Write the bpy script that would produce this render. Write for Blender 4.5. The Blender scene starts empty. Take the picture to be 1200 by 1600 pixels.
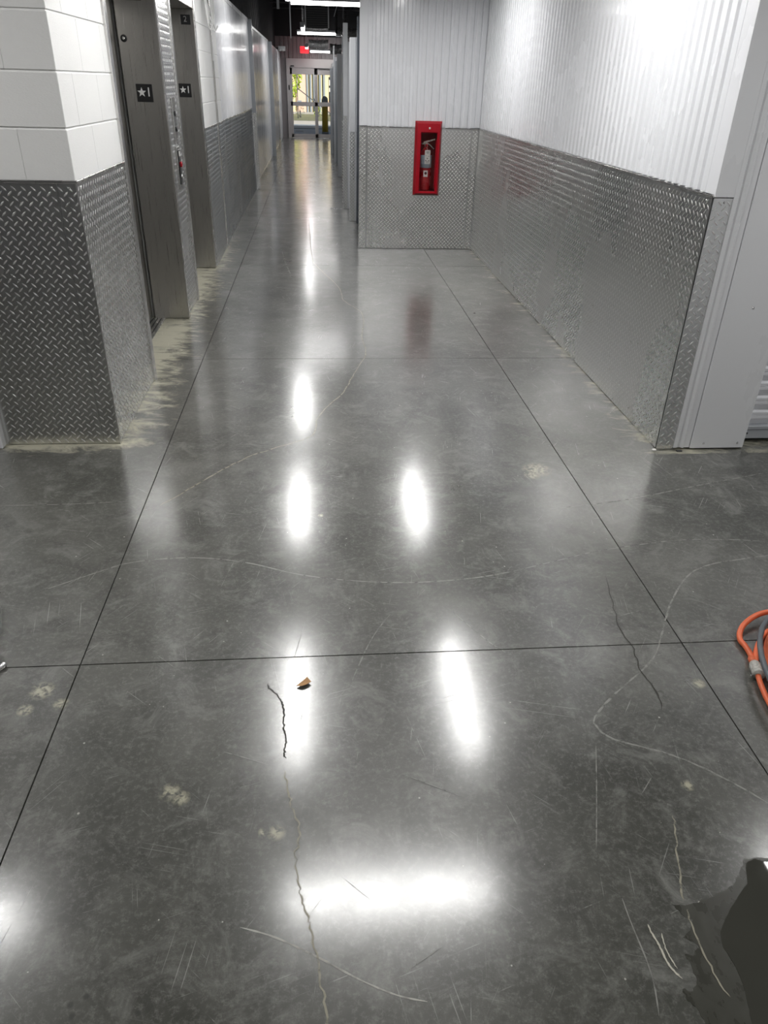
import bpy, math, random
from mathutils import Vector, Matrix
R_ = random.Random(7)
sc = bpy.context.scene
COL = sc.collection

# ---------------------------------------------------------------- camera, world, sun, exposure
cam_d = bpy.data.cameras.new('camera')
cam = bpy.data.objects.new('camera', cam_d); COL.objects.link(cam)
cam_d.sensor_fit = 'VERTICAL'; cam_d.sensor_height = 36.0; cam_d.lens = 36.0 * 1148 / 1600
cam_d.clip_start = 0.02; cam_d.clip_end = 300
cx = Vector((0.9964, -0.0817, 0.0237)).normalized()
cz = -Vector((0.0825, 0.8601, -0.5033)).normalized()
cy = cz.cross(cx).normalized(); cx = cy.cross(cz).normalized()
M = Matrix((cx, cy, cz)).transposed().to_4x4(); M.translation = Vector((0, 0, 1.62))
cam.matrix_world = M
sc.camera = cam
sc.view_settings.view_transform = 'Standard'; sc.view_settings.look = 'None'
sc.view_settings.gamma = 1.0; sc.view_settings.use_curve_mapping = False
sc.view_settings.exposure = 0.86
sc.cycles.use_denoising = True; sc.cycles.use_adaptive_sampling = False
sc.cycles.max_bounces = 10; sc.cycles.diffuse_bounces = 5; sc.cycles.glossy_bounces = 6
sc.cycles.sample_clamp_indirect = 4.0
sc.cycles.caustics_reflective = False; sc.cycles.caustics_refractive = True
sc.cycles.denoising_prefilter = 'ACCURATE'

world = bpy.data.worlds.new('world'); sc.world = world; world.use_nodes = True
wn = world.node_tree; wn.nodes.clear()
wo = wn.nodes.new('ShaderNodeOutputWorld'); wb = wn.nodes.new('ShaderNodeBackground')
sky = wn.nodes.new('ShaderNodeTexSky'); sky.sky_type = 'HOSEK_WILKIE'
sky.sun_direction = (0.30, -0.80, 0.40); sky.turbidity = 3.0
wn.links.new(sky.outputs[0], wb.inputs[0]); wb.inputs[1].default_value = 0.9
wn.links.new(wb.outputs[0], wo.inputs[0])
sd = bpy.data.lights.new('sun', 'SUN'); sd.energy = 3.2; sd.angle = 0.01; sd.color = (1, .95, .86)
sun = bpy.data.objects.new('sun', sd); COL.objects.link(sun)
sun.location = (4, 34, 12)
sun.rotation_euler = Vector((0.30, -0.80, 0.40)).to_track_quat('Z', 'Y').to_euler()
TUBE = 19.0          # emission of the fluorescent lenses

# ---------------------------------------------------------------- materials
def nodes(name):
    m = bpy.data.materials.new(name); m.use_nodes = True
    nt = m.node_tree; b = nt.nodes['Principled BSDF']
    return m, nt, b
def mat(name, col, rough=.5, metal=0., spec=.5, coat=0., emit=None, es=0., bump=None, var=None, trans=0., ior=None, alpha=None, aniso=0.):
    m, nt, b = nodes(name)
    c4 = (*col, 1)
    b.inputs['Base Color'].default_value = c4
    b.inputs['Roughness'].default_value = rough; b.inputs['Metallic'].default_value = metal
    b.inputs['Specular IOR Level'].default_value = spec
    b.inputs['Coat Weight'].default_value = coat
    if coat: b.inputs['Coat Roughness'].default_value = .08
    if emit: b.inputs['Emission Color'].default_value = (*emit, 1); b.inputs['Emission Strength'].default_value = es
    if trans: b.inputs['Transmission Weight'].default_value = trans
    if ior: b.inputs['IOR'].default_value = ior
    if alpha is not None: b.inputs['Alpha'].default_value = alpha
    if aniso: b.inputs['Anisotropic'].default_value = aniso
    geo = nt.nodes.new('ShaderNodeNewGeometry')
    def mapped(scale):
        mp = nt.nodes.new('ShaderNodeMapping'); mp.inputs['Scale'].default_value = scale
        nt.links.new(geo.outputs['Position'], mp.inputs[0]); return mp
    n = None
    if var:      # (scale xyz, colour amount, roughness amount)
        s, ca, ra = var
        mp = mapped(s); n = nt.nodes.new('ShaderNodeTexNoise'); n.inputs['Scale'].default_value = 1; n.inputs['Detail'].default_value = 6
        nt.links.new(mp.outputs[0], n.inputs[0])
        mx = nt.nodes.new('ShaderNodeMix'); mx.data_type = 'RGBA'
        mx.inputs[6].default_value = (*[x * (1 - ca) for x in col], 1); mx.inputs[7].default_value = (*[min(1, x * (1 + ca)) for x in col], 1)
        nt.links.new(n.outputs[0], mx.inputs[0]); nt.links.new(mx.outputs[2], b.inputs['Base Color'])
        mr = nt.nodes.new('ShaderNodeMapRange'); mr.inputs[1].default_value = .3; mr.inputs[2].default_value = .7
        mr.inputs[3].default_value = max(.01, rough - ra); mr.inputs[4].default_value = rough + ra
        nt.links.new(n.outputs[0], mr.inputs[0]); nt.links.new(mr.outputs[0], b.inputs['Roughness'])
    if bump:     # (scale xyz, strength, distance)
        s, st, d = bump
        mp = mapped(s); nb = nt.nodes.new('ShaderNodeTexNoise'); nb.inputs['Scale'].default_value = 1; nb.inputs['Detail'].default_value = 4
        nt.links.new(mp.outputs[0], nb.inputs[0])
        bp = nt.nodes.new('ShaderNodeBump'); bp.inputs['Strength'].default_value = st; bp.inputs['Distance'].default_value = d
        nt.links.new(nb.outputs[0], bp.inputs['Height']); nt.links.new(bp.outputs[0], b.inputs['Normal'])
    return m

M_white = mat('white_enamel_steel', (.80, .81, .84), .26, spec=.4, coat=.2, var=((3, 3, 1.5), .015, .05))
M_white2 = mat('white_trim_steel', (.80, .81, .83), .3, var=((5, 5, 2), .02, .05))
M_greysteel = mat('grey_enamel_steel', (.42, .44, .47), .2, coat=.3, var=((4, 4, 2), .03, .05))
M_darksteel = mat('dark_grey_steel', (.10, .11, .13), .25, var=((4, 4, 2), .05, .05))
M_block = mat('painted_block', (.80, .80, .79), .55, spec=.3, var=((30, 30, 60), .02, .05), bump=((90, 90, 260), .35, .003))
M_plate = mat('aluminium_tread', (.72, .72, .71), .27, 1., var=((1.2, 1.2, .6), .04, .03))
M_lug = mat('aluminium_tread_lug', (.97, .97, .96), .3, 1., var=((20, 20, 20), .02, .03))
M_brush = mat('brushed_stainless', (.42, .41, .39), .3, 1., var=((260, 260, 3), .05, .04))
M_brushedge = mat('polished_stainless', (.62, .61, .6), .25, 1., var=((9, 9, 3), .05, .06))
M_black = mat('black_plastic', (.01, .01, .011), .35, var=((40, 40, 40), .1, .05))
M_rubber = mat('grey_rubber_hose', (.11, .125, .14), .45, var=((60, 60, 60), .2, .05))
M_signwhite = mat('white_lettering', (.85, .85, .84), .5, var=((50, 50, 50), .02, .05))
M_orange = mat('orange_vinyl', (.80, .17, .07), .38, spec=.4, var=((45, 45, 45), .12, .06))
M_plug = mat('clouded_plug', (.50, .49, .45), .3, var=((120, 120, 120), .35, .1))
M_red = mat('red_enamel', (.40, .003, .014), .35, spec=.35, var=((12, 12, 12), .05, .05))
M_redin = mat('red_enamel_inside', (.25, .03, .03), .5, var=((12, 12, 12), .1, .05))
M_redcyl = mat('red_cylinder', (.38, .02, .025), .28, coat=.4, var=((12, 12, 12), .05, .05))
M_glass = mat('clear_pane', (1, 1, 1), .02, trans=1., ior=1.1, var=((2, 2, 2), .0, .01))
M_label = mat('steel_label', (.38, .45, .52), .45, var=((40, 40, 120), .15, .05))
M_paper = mat('white_paper', (.78, .77, .74), .7, var=((60, 60, 60), .03, .05))
M_ink = mat('dark_ink', (.09, .08, .09), .7, var=((60, 60, 60), .2, .05))
M_chrome = mat('pale_metal_lever', (.75, .73, .70), .3, .6, var=((50, 50, 50), .05, .05))
M_tube = mat('lit_tube_lens', (.9, .9, .9), .4, emit=(1.0, .99, .972), es=7.0, var=((4, 4, 4), .01, .02))
M_alu = mat('anodised_door_frame', (.56, .53, .53), .4, .25, var=((5, 5, 3), .03, .05))
M_roof = mat('dark_roof_deck', (.035, .035, .038), .6, var=((3, 3, 3), .3, .05))
M_joist = mat('joist_paint', (.09, .09, .095), .5, var=((6, 6, 6), .2, .05))
M_foil = mat('duct_foil', (.85, .84, .84), .25, .5, var=((9, 9, 9), .05, .06), bump=((22, 22, 22), .6, .02))
M_outer = mat('dim_wall_paint', (.45, .45, .46), .6, var=((2, 2, 2), .06, .05))
M_farwall = mat('far_wall_steel', (.42, .39, .40), .35, var=((3, 3, 3), .03, .05))
M_exit = mat('exit_sign_red', (.7, .02, .02), .4, emit=(1, .03, .04), es=1.1, var=((5, 5, 5), .02, .02))
M_asphalt = mat('pale_asphalt', (.34, .40, .48), .8, var=((3, 3, 3), .12, .05))
M_kerb = mat('kerb_concrete', (.36, .35, .33), .8, var=((5, 5, 5), .1, .05))
M_grass = mat('verge_grass', (.24, .26, .17), .9, var=((9, 9, 9), .4, .05))
M_leafy = mat('yellow_green_leaves', (.36, .48, .05), .6, var=((4, 4, 4), .4, .05))  # yellow-green leaf colour for the tree and the low plant
M_cream = mat('cream_cladding', (.82, .68, .40), .6, var=((2, 2, 2), .05, .05))
M_bluegrey = mat('blue_grey_cladding', (.24, .28, .33), .6, var=((2, 2, 2), .05, .05))
M_brickp = mat('pink_render', (.75, .52, .42), .8, var=((3, 3, 3), .1, .05))
M_yellow = mat('bollard_yellow', (.62, .40, .03), .45, var=((12, 12, 12), .1, .05))
M_leaf = mat('dry_leaf', (.50, .28, .12), .6, var=((80, 80, 80), .3, .05), bump=((200, 200, 200), .5, .001))
M_bag = mat('clear_film', (.95, .95, .95), .08, trans=1., ior=1.25, var=((40, 40, 40), .02, .04), bump=((60, 60, 60), .9, .01))
M_silver = mat('silver_fitting', (.8, .8, .8), .25, 1., var=((90, 90, 90), .1, .05))
M_wet = mat('wet_film', (.05, .05, .042), .02, spec=.5, var=((6, 6, 6), .1, .0))
M_damp = mat('damp_concrete', (.042, .042, .033), .3, var=((35, 20, 20), .35, .08))
M_groove = mat('joint_filler', (.03, .03, .027), .8, var=((40, 40, 40), .3, .05))
M_crackdark = mat('crack_dark', (.045, .043, .038), .9, var=((60, 60, 60), .3, .05))

M_tube.cycles.emission_sampling = 'FRONT'
def worn(name, col, thr, scale):      # a mark on the floor that is broken up by wear
    m, nt, b = nodes(name); b.inputs['Base Color'].default_value = (*col, 1); b.inputs['Roughness'].default_value = .45
    g = nt.nodes.new('ShaderNodeNewGeometry'); n = nt.nodes.new('ShaderNodeTexNoise')
    n.inputs['Scale'].default_value = scale; n.inputs['Detail'].default_value = 5
    mr = nt.nodes.new('ShaderNodeMapRange'); mr.inputs[1].default_value = thr - .16; mr.inputs[2].default_value = thr + .12; mr.inputs[3].default_value = .10; mr.inputs[4].default_value = .8
    nt.links.new(g.outputs['Position'], n.inputs[0]); nt.links.new(n.outputs[0], mr.inputs[0]); nt.links.new(mr.outputs[0], b.inputs['Alpha'])
    return m
M_scr = worn('scratch_pale', (.30, .30, .275), .42, 30)
M_scr2 = worn('scratch_bright', (.50, .49, .44), .38, 35)
M_scr3 = worn('scratch_faint', (.26, .26, .24), .45, 30)
M_tan = worn('crack_filler_tan', (.36, .34, .26), .40, 40)
M_scuff = worn('white_scrape', (.62, .60, .50), .30, 60)

def floor_material():
    m, nt, b = nodes('polished_concrete'); L = nt.links.new; N = nt.nodes.new
    geo = N('ShaderNodeNewGeometry'); P = geo.outputs['Position']
    def noise(scale, detail=6, rough=.6, sc3=None, rot=None, dist=0.):
        n = N('ShaderNodeTexNoise'); n.inputs['Scale'].default_value = scale; n.inputs['Detail'].default_value = detail
        n.inputs['Roughness'].default_value = rough; n.inputs['Distortion'].default_value = dist
        if sc3:
            mp = N('ShaderNodeMapping'); mp.inputs['Scale'].default_value = sc3
            src = P
            if rot:
                m0 = N('ShaderNodeMapping'); m0.inputs['Rotation'].default_value = (0, 0, rot); L(P, m0.inputs[0]); src = m0.outputs[0]
            L(src, mp.inputs[0]); L(mp.outputs[0], n.inputs[0])
        else: L(P, n.inputs[0])
        return n.outputs[0]
    def rng(v, a, b_, c=0., d=1.):
        r = N('ShaderNodeMapRange'); r.inputs[1].default_value = a; r.inputs[2].default_value = b_
        r.inputs[3].default_value = c; r.inputs[4].default_value = d; L(v, r.inputs[0]); return r.outputs[0]
    def mth(op, a, b_=None):
        n = N('ShaderNodeMath'); n.operation = op
        for i, v in enumerate((a, b_)):
            if v is None: continue
            if isinstance(v, (int, float)): n.inputs[i].default_value = v
            else: L(v, n.inputs[i])
        return n.outputs[0]
    def mix(f, c1, c2):
        x = N('ShaderNodeMix'); x.data_type = 'RGBA'
        if isinstance(f, (int, float)): x.inputs[0].default_value = f
        else: L(f, x.inputs[0])
        for i, c in ((6, c1), (7, c2)):
            if isinstance(c, tuple): x.inputs[i].default_value = (*c, 1)
            else: L(c, x.inputs[i])
        return x.outputs[2]
    base = mix(rng(noise(1.3, 10, .66, dist=.5), .36, .64), (.040, .041, .033), (.112, .112, .098))
    base = mix(mth('MULTIPLY', rng(noise(7, 9, .75, dist=.8), .50, .66), .75), base, (.19, .19, .175))
    base = mix(mth('MULTIPLY', rng(noise(3.1, 10, .72, dist=.4), .52, .64), .7), base, (.030, .030, .024))
    base = mix(mth('MULTIPLY', rng(noise(55, 6, .85), .50, .66), .55), base, (.23, .23, .21))
    # fine trowel and traffic scratches, several directions
    scr = None
    for k, (rot, s3) in enumerate(((.25, (2.2, 210, 1)), (-.95, (3.2, 240, 1)), (1.35, (2.4, 200, 1)), (.75, (4, 260, 1)), (-.3, (2.8, 230, 1)), (1.75, (3, 220, 1)))):
        sv = rng(noise(1., 2, .5, s3, rot), .66, .73)
        gate = rng(noise(2.6 + k * .7, 4, .6, (1, 1.3, 1), .3 * k + .2), .50, .66)
        v = mth('MULTIPLY', sv, gate); scr = v if scr is None else mth('MAXIMUM', scr, v)
    base = mix(mth('MULTIPLY', scr, .45), base, (.30, .30, .275))
    # pale specks
    vo = N('ShaderNodeTexVoronoi'); vo.inputs['Scale'].default_value = 21; vo.inputs['Randomness'].default_value = 1; L(P, vo.inputs[0])
    wv = N('ShaderNodeSeparateColor'); L(vo.outputs['Color'], wv.inputs[0])
    speck = mth('MULTIPLY', mth('LESS_THAN', vo.outputs['Distance'], mth('MULTIPLY', wv.outputs[1], .075)), mth('GREATER_THAN', wv.outputs[0], .60))
    base = mix(mth('MULTIPLY', speck, .75), base, (.42, .41, .36))
    # tan mortar smears, each with its own shape
    stain = None
    for (x, y, r) in ((-.862, 1.735, .035), (-.888, 1.655, .022), (-.791, 1.675, .022), (-.415, 1.335, .026), (-.385, 1.315, .022), (-.132, 1.195, .021), (-.165, 1.2, .012), (1.05, 3.15, .065), (1.01, 3.09, .035), (.967, 1.27, .016), (1.176, 1.65, .02), (-.01, 2.75, .012), (.15, .70, .010)):
        d = N('ShaderNodeVectorMath'); d.operation = 'DISTANCE'; L(P, d.inputs[0]); d.inputs[1].default_value = (x, y, 0)
        v = rng(d.outputs['Value'], r * .45, r * 1.25, 1., 0.)
        stain = v if stain is None else mth('MAXIMUM', stain, v)
    stain = mth('MULTIPLY', stain, rng(noise(60, 5, .6, dist=.5), .40, .58))
    base = mix(mth('MULTIPLY', stain, .95), base, (.44, .42, .31))
    # dark drips
    for (x, y) in ((-.529, .826), (-.52, .804), (-.501, .84), (-.391, .801)):
        d = N('ShaderNodeVectorMath'); d.operation = 'DISTANCE'; L(P, d.inputs[0]); d.inputs[1].default_value = (x, y, 0)
        base = mix(mth('MULTIPLY', rng(d.outputs['Value'], .004, .008, 1., 0.), .7), base, (.03, .03, .027))
    # construction dust that gathers along the foot of the left-hand walls
    sx = N('ShaderNodeSeparateXYZ'); L(P, sx.inputs[0]); X, Y = sx.outputs[0], sx.outputs[1]
    a = mth('MULTIPLY', mth('MULTIPLY', rng(X, -1.06, -.78, 1., 0.), mth('GREATER_THAN', Y, 3.5)), rng(Y, 8.5, 10, 1., 0.))
    a = mth('MULTIPLY', a, mth('LESS_THAN', X, -.0))
    a2 = mth('MULTIPLY', rng(Y, 3.36, 3.53, 0., 1.), mth('MULTIPLY', rng(X, -1.05, -.84, 1., 0.), mth('LESS_THAN', Y, 3.6)))
    a3 = mth('MULTIPLY', mth('MULTIPLY', rng(X, 1.60, 1.75, 0., .5), mth('GREATER_THAN', Y, 3.3)), 1.)
    dust = mth('MAXIMUM', mth('MAXIMUM', a, a2), a3)
    dn = rng(noise(5, 9, .7, (1, 2.2, 1), .2, .8), .34, .66)
    dust = mth('MULTIPLY', rng(mth('ADD', mth('MULTIPLY', dust, .95), dn), .85, 1.4), mth('GREATER_THAN', dust, .02))
    base = mix(mth('MULTIPLY', dust, .95), base, (.52, .50, .39))
    L(base, b.inputs['Base Color'])
    rough = rng(noise(2.2, 8, .65), .3, .7, .27, .38)
    rough = mth('ADD', rough, mth('MULTIPLY', dust, .25)); L(rough, b.inputs['Roughness'])
    b.inputs['Specular IOR Level'].default_value = .5
    b.inputs['Coat Weight'].default_value = 1.; b.inputs['Coat IOR'].default_value = 1.7
    L(mth('SUBTRACT', 1., mth('MULTIPLY', dust, .6)), b.inputs['Coat Weight'])
    cr = rng(noise(14, 8, .7), .3, .7, .14, .20)
    L(mth('ADD', cr, mth('MULTIPLY', mth('MAXIMUM', scr, speck), .25)), b.inputs['Coat Roughness'])
    bp = N('ShaderNodeBump'); bp.inputs['Strength'].default_value = .12; bp.inputs['Distance'].default_value = .002
    L(mth('ADD', noise(55, 6, .7), mth('MULTIPLY', scr, -.6)), bp.inputs['Height']); L(bp.outputs[0], b.inputs['Normal'])
    return m
M_floor = floor_material()

# ---------------------------------------------------------------- geometry helpers
W = {}
class MB:
    def __init__(s): s.v = []; s.f = []; s.sm = []
    def add(s, vs, fs, smooth=False):
        o = len(s.v); s.v += [tuple(v) for v in vs]; s.f += [tuple(i + o for i in f) for f in fs]; s.sm += [smooth] * len(fs); return s
    def box(s, lo, hi, bev=0.):
        x0, y0, z0 = lo; x1, y1, z1 = hi
        if bev <= 0:
            return s.add([(x0, y0, z0), (x1, y0, z0), (x1, y1, z0), (x0, y1, z0), (x0, y0, z1), (x1, y0, z1), (x1, y1, z1), (x0, y1, z1)],
                         [(0, 3, 2, 1), (4, 5, 6, 7), (0, 1, 5, 4), (1, 2, 6, 5), (2, 3, 7, 6), (3, 0, 4, 7)])
        b = min(bev, (x1 - x0) * .45, (y1 - y0) * .45, (z1 - z0) * .45)
        vs = []; idx = {}
        for i, (xa, xs) in enumerate(((x0, 1), (x1, -1))):
            for j, (ya, ys) in enumerate(((y0, 1), (y1, -1))):
                for k, (za, zs) in enumerate(((z0, 1), (z1, -1))):
                    for a in range(3):
                        p = [xa + xs * b, ya + ys * b, za + zs * b]; p[a] = (xa, ya, za)[a]
                        idx[i, j, k, a] = len(vs); vs.append(tuple(p))
        C = lambda i, j, k, a: idx[i, j, k, a]
        fs = [(C(0,0,0,0), C(0,0,1,0), C(0,1,1,0), C(0,1,0,0)), (C(1,0,0,0), C(1,1,0,0), C(1,1,1,0), C(1,0,1,0)),
              (C(0,0,0,1), C(1,0,0,1), C(1,0,1,1), C(0,0,1,1)), (C(0,1,0,1), C(0,1,1,1), C(1,1,1,1), C(1,1,0,1)),
              (C(0,0,0,2), C(0,1,0,2), C(1,1,0,2), C(1,0,0,2)), (C(0,0,1,2), C(1,0,1,2), C(1,1,1,2), C(0,1,1,2))]
        for i in (0, 1):
            for j in (0, 1):
                fs.append((C(i,j,0,0), C(i,j,0,1), C(i,j,1,1), C(i,j,1,0)))
                fs.append((C(i,0,j,0), C(i,0,j,2), C(i,1,j,2), C(i,1,j,0)))
                fs.append((C(0,i,j,1), C(0,i,j,2), C(1,i,j,2), C(1,i,j,1)))
                for k in (0, 1): fs.append((C(i,j,k,0), C(i,j,k,1), C(i,j,k,2)))
        return s.add(vs, fs)
    def lathe(s, c, prof, n=20, axis='z', smooth=True):
        vs = []; fs = []
        for (r, h) in prof:
            for k in range(n):
                a = 2 * math.pi * k / n; p = (r * math.cos(a), r * math.sin(a), h)
                if axis == 'x': p = (p[2], p[0], p[1])
                if axis == 'y': p = (p[0], p[2], p[1])
                vs.append((c[0] + p[0], c[1] + p[1], c[2] + p[2]))
        for i in range(len(prof) - 1):
            for k in range(n): fs.append((i * n + k, i * n + (k + 1) % n, (i + 1) * n + (k + 1) % n, (i + 1) * n + k))
        fs.append(tuple(range(n))[::-1]); fs.append(tuple(range((len(prof) - 1) * n, len(prof) * n)))
        return s.add(vs, fs, smooth)
    def tube(s, pts, r, n=10, cap=True):
        pts = [Vector(p) for p in pts]; vs = []; fs = []; up = None
        for i, p in enumerate(pts):
            t = (pts[min(i + 1, len(pts) - 1)] - pts[max(i - 1, 0)]).normalized()
            if up is None:
                up = Vector((0, 0, 1)) if abs(t.z) < .9 else Vector((1, 0, 0))
            a = t.cross(up).normalized(); up = a.cross(t).normalized()
            rr = r(i / (len(pts) - 1)) if callable(r) else r
            for k in range(n):
                an = 2 * math.pi * k / n; vs.append(p + (a * math.cos(an) + up * math.sin(an)) * rr)
        for i in range(len(pts) - 1):
            for k in range(n): fs.append((i * n + k, i * n + (k + 1) % n, (i + 1) * n + (k + 1) % n, (i + 1) * n + k))
        if cap: fs.append(tuple(range(n))[::-1]); fs.append(tuple(range((len(pts) - 1) * n, len(pts) * n)))
        return s.add(vs, fs, True)
    def prism(s, poly, z0, z1):
        n = len(poly); vs = [(x, y, z0) for x, y in poly] + [(x, y, z1) for x, y in poly]
        fs = [tuple(range(n))[::-1], tuple(range(n, 2 * n))] + [(i, (i + 1) % n, n + (i + 1) % n, n + i) for i in range(n)]
        return s.add(vs, fs)

def spline(pts, k=8):
    P = [Vector(p) for p in pts]; out = []
    for i in range(len(P) - 1):
        a = P[max(i - 1, 0)]; b = P[i]; c = P[i + 1]; d = P[min(i + 2, len(P) - 1)]
        for j in range(k):
            t = j / k
            out.append(.5 * ((2 * b) + (c - a) * t + (2 * a - 5 * b + 4 * c - d) * t * t + (3 * b - a - 3 * c + d) * t ** 3))
    out.append(P[-1]); return out

def obj(name, mb, m, parent=None, origin=None):
    me = bpy.data.meshes.new(name)
    if origin is None:
        xs, ys, zs = zip(*mb.v)
        origin = Vector(((min(xs) + max(xs)) / 2, (min(ys) + max(ys)) / 2, min(zs)))
    origin = Vector(origin)
    me.from_pydata([(v[0] - origin.x, v[1] - origin.y, v[2] - origin.z) for v in mb.v], [], mb.f)
    me.polygons.foreach_set('use_smooth', mb.sm)
    me.materials.append(m); me.update()
    o = bpy.data.objects.new(name, me); COL.objects.link(o)
    W[o] = origin
    if parent is not None:
        o.parent = parent; o.location = origin - W[parent]
    else: o.location = origin
    return o
def thing(name, loc, label, cat, group=None):
    o = bpy.data.objects.new(name, None); COL.objects.link(o); o.location = loc; W[o] = Vector(loc); o.empty_display_size = .1
    tag(o, label, cat, group); return o
def tag(o, label=None, cat=None, group=None, kind=None):
    if label: o['label'] = label
    if cat: o['category'] = cat
    if group: o['group'] = group
    if kind: o['kind'] = kind
    return o
def struct(name, mb, m, label, cat):
    return tag(obj(name, mb, m), label, cat, kind='structure')
B = lambda lo, hi, bev=0.: MB().box(lo, hi, bev)

def text(name, s, size, loc, m, parent, normal='-y', ext=.0008):
    cu = bpy.data.curves.new(name, 'FONT'); cu.body = s; cu.size = size; cu.align_x = 'CENTER'; cu.align_y = 'CENTER'; cu.extrude = ext
    tmp = bpy.data.objects.new('t', cu); COL.objects.link(tmp)
    bpy.context.view_layer.update()
    me = bpy.data.meshes.new_from_object(tmp.evaluated_get(bpy.context.evaluated_depsgraph_get()))
    bpy.data.objects.remove(tmp)
    for v in me.vertices:
        x, y, z = v.co
        v.co = (x, -z, y) if normal == '-y' else (z, x, y)
    me.materials.clear(); me.materials.append(m)
    o = bpy.data.objects.new(name, me); COL.objects.link(o); W[o] = Vector(loc); o.parent = parent; o.location = Vector(loc) - W[parent]
    return o

# ---- sheets of tread plate with raised lugs.  face: 'x+' faces +X, 'x-' faces -X, 'y-' faces -Y
PT = .0406
def frame(face, pos):
    if face == 'y-': return (lambda u, v, h: (u, pos - h, v))
    if face == 'x+': return (lambda u, v, h: (pos + h, u, v))
    if face == 'x-': return (lambda u, v, h: (pos - h, u, v))
def lugs(face, pos, u0, u1, v0, v1, holes=(), phase=0.):
    F = frame(face, pos); mb = MB(); flip = face == 'x+'
    hl, hw, hh = .0155, .0032, .0020
    m = .006
    i0 = int(u0 / PT) - 2; i1 = int(u1 / PT) + 2; j1 = int(v1 / PT) + 2
    for sub in (0, 1):
        for i in range(i0, i1):
            for j in range(-1, j1):
                cu = (i + .5 * sub) * PT + phase; cv = (j + .5 * sub) * PT + .02
                if cu < u0 + m or cu > u1 - m or cv < v0 + m or cv > v1 - m: continue
                if any(a - m < cu < b + m and c - m < cv < d + m for a, b, c, d in holes): continue
                an = math.radians(-45 if sub == 0 else 45)
                if face == 'x+': an = -an
                ca, sa = math.cos(an), math.sin(an)
                q = [(-hl, 0, 0), (-hl * .45, -hw, 0), (hl * .45, -hw, 0), (hl, 0, 0), (hl * .45, hw, 0), (-hl * .45, hw, 0), (-hl * .5, 0, hh), (hl * .5, 0, hh)]
                vs = [F(cu + x * ca - y * sa, cv + x * sa + y * ca, h) for x, y, h in q]
                fs = [(0, 1, 6), (1, 2, 7, 6), (2, 3, 7), (3, 4, 7), (4, 5, 6, 7), (5, 0, 6)]
                if face != 'y-' and face == 'x-': fs = [f[::-1] for f in fs]
                mb.add(vs, fs, True)
    return mb
def plate(parent, face, pos, u0, u1, v0, v1, th=.003, holes=(), phase=0., name='tread_plate', rects=None):
    F = frame(face, pos); mb = MB()
    for (a, b, c, d) in (rects or [(u0, u1, v0, v1)]):
        p = F(a, c, 0); q = F(b, d, th)
        mb.box([min(p[k], q[k]) for k in range(3)], [max(p[k], q[k]) for k in range(3)])
    s = obj(name, mb, M_plate, parent)
    lg = lugs(face, (pos - th if face != 'x+' else pos + th), u0, u1, v0, v1, holes, phase)
    if lg.v: tag(obj('raised_lugs', lg, M_lug, s), kind='stuff')
    # a few rivets along the top and edges
    rv = MB()
    u = u0 + .05
    while u < u1:
        if not any(a < u < b and c < v1 < d for a, b, c, d in holes):
            c = F(u, v1 - .018, th)
            ax = 'y' if face == 'y-' else 'x'
            sg = 1 if face == 'x+' else -1
            rv.lathe(c, [(.005, 0), (.0045, sg * .0018), (.002, sg * .0026)], 8, ax)
        u += .4
    if rv.v: obj('rivets', rv, M_silver, s)['kind'] = 'stuff'
    return s

# ---- ribbed wall sheets
def ribbed(parent, face, pos, u0, u1, v1, v0f, pitch=.0785, depth=.010, m=None, name='ribbed_panel', sheet=.94, horizontal=False):
    F = frame(face, pos); u = u0; k = 0
    prof = ((0, 1), (.44, 1), (.58, 0), (.86, 0), (1., 1))
    n = max(1, round((u1 - u0) / sheet)); w = (u1 - u0) / n
    for s in range(n):
        a = u0 + s * w + (.0008 if s else 0); b = u0 + (s + 1) * w
        cols = [a]; x = math.floor(a / pitch) * pitch
        pts = {}
        while x < b + pitch:
            for f_, h in prof[:-1]:
                uu = x + f_ * pitch
                if a < uu < b: cols.append(uu)
            x += pitch
        cols.append(b); cols = sorted(set(cols))
        def hh(uu):
            t = (uu / pitch) % 1.0
            for (p, h), (q, g) in zip(prof, prof[1:]):
                if p <= t <= q: return h + (g - h) * (t - p) / (q - p)
            return 1
        mb = MB()
        for c0, c1 in zip(cols, cols[1:]):
            if c1 - c0 < 1e-6: continue
            h0, h1 = hh(c0 + 1e-6) * depth + .001, hh(c1 - 1e-6) * depth + .001
            zb = v0f((c0 + c1) / 2) if callable(v0f) else v0f
            if horizontal: vs = [F(c0, zb, h0), F(c1, zb, h1), F(c1, v1, h1), F(c0, v1, h0)]
            else: vs = [F(c0, zb, h0), F(c1, zb, h1), F(c1, v1, h1), F(c0, v1, h0)]
            mb.add(vs, [(0, 1, 2, 3)] if face != 'x+' else [(0, 1, 2, 3)])
        obj(name, mb, m or M_white, parent)

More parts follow.
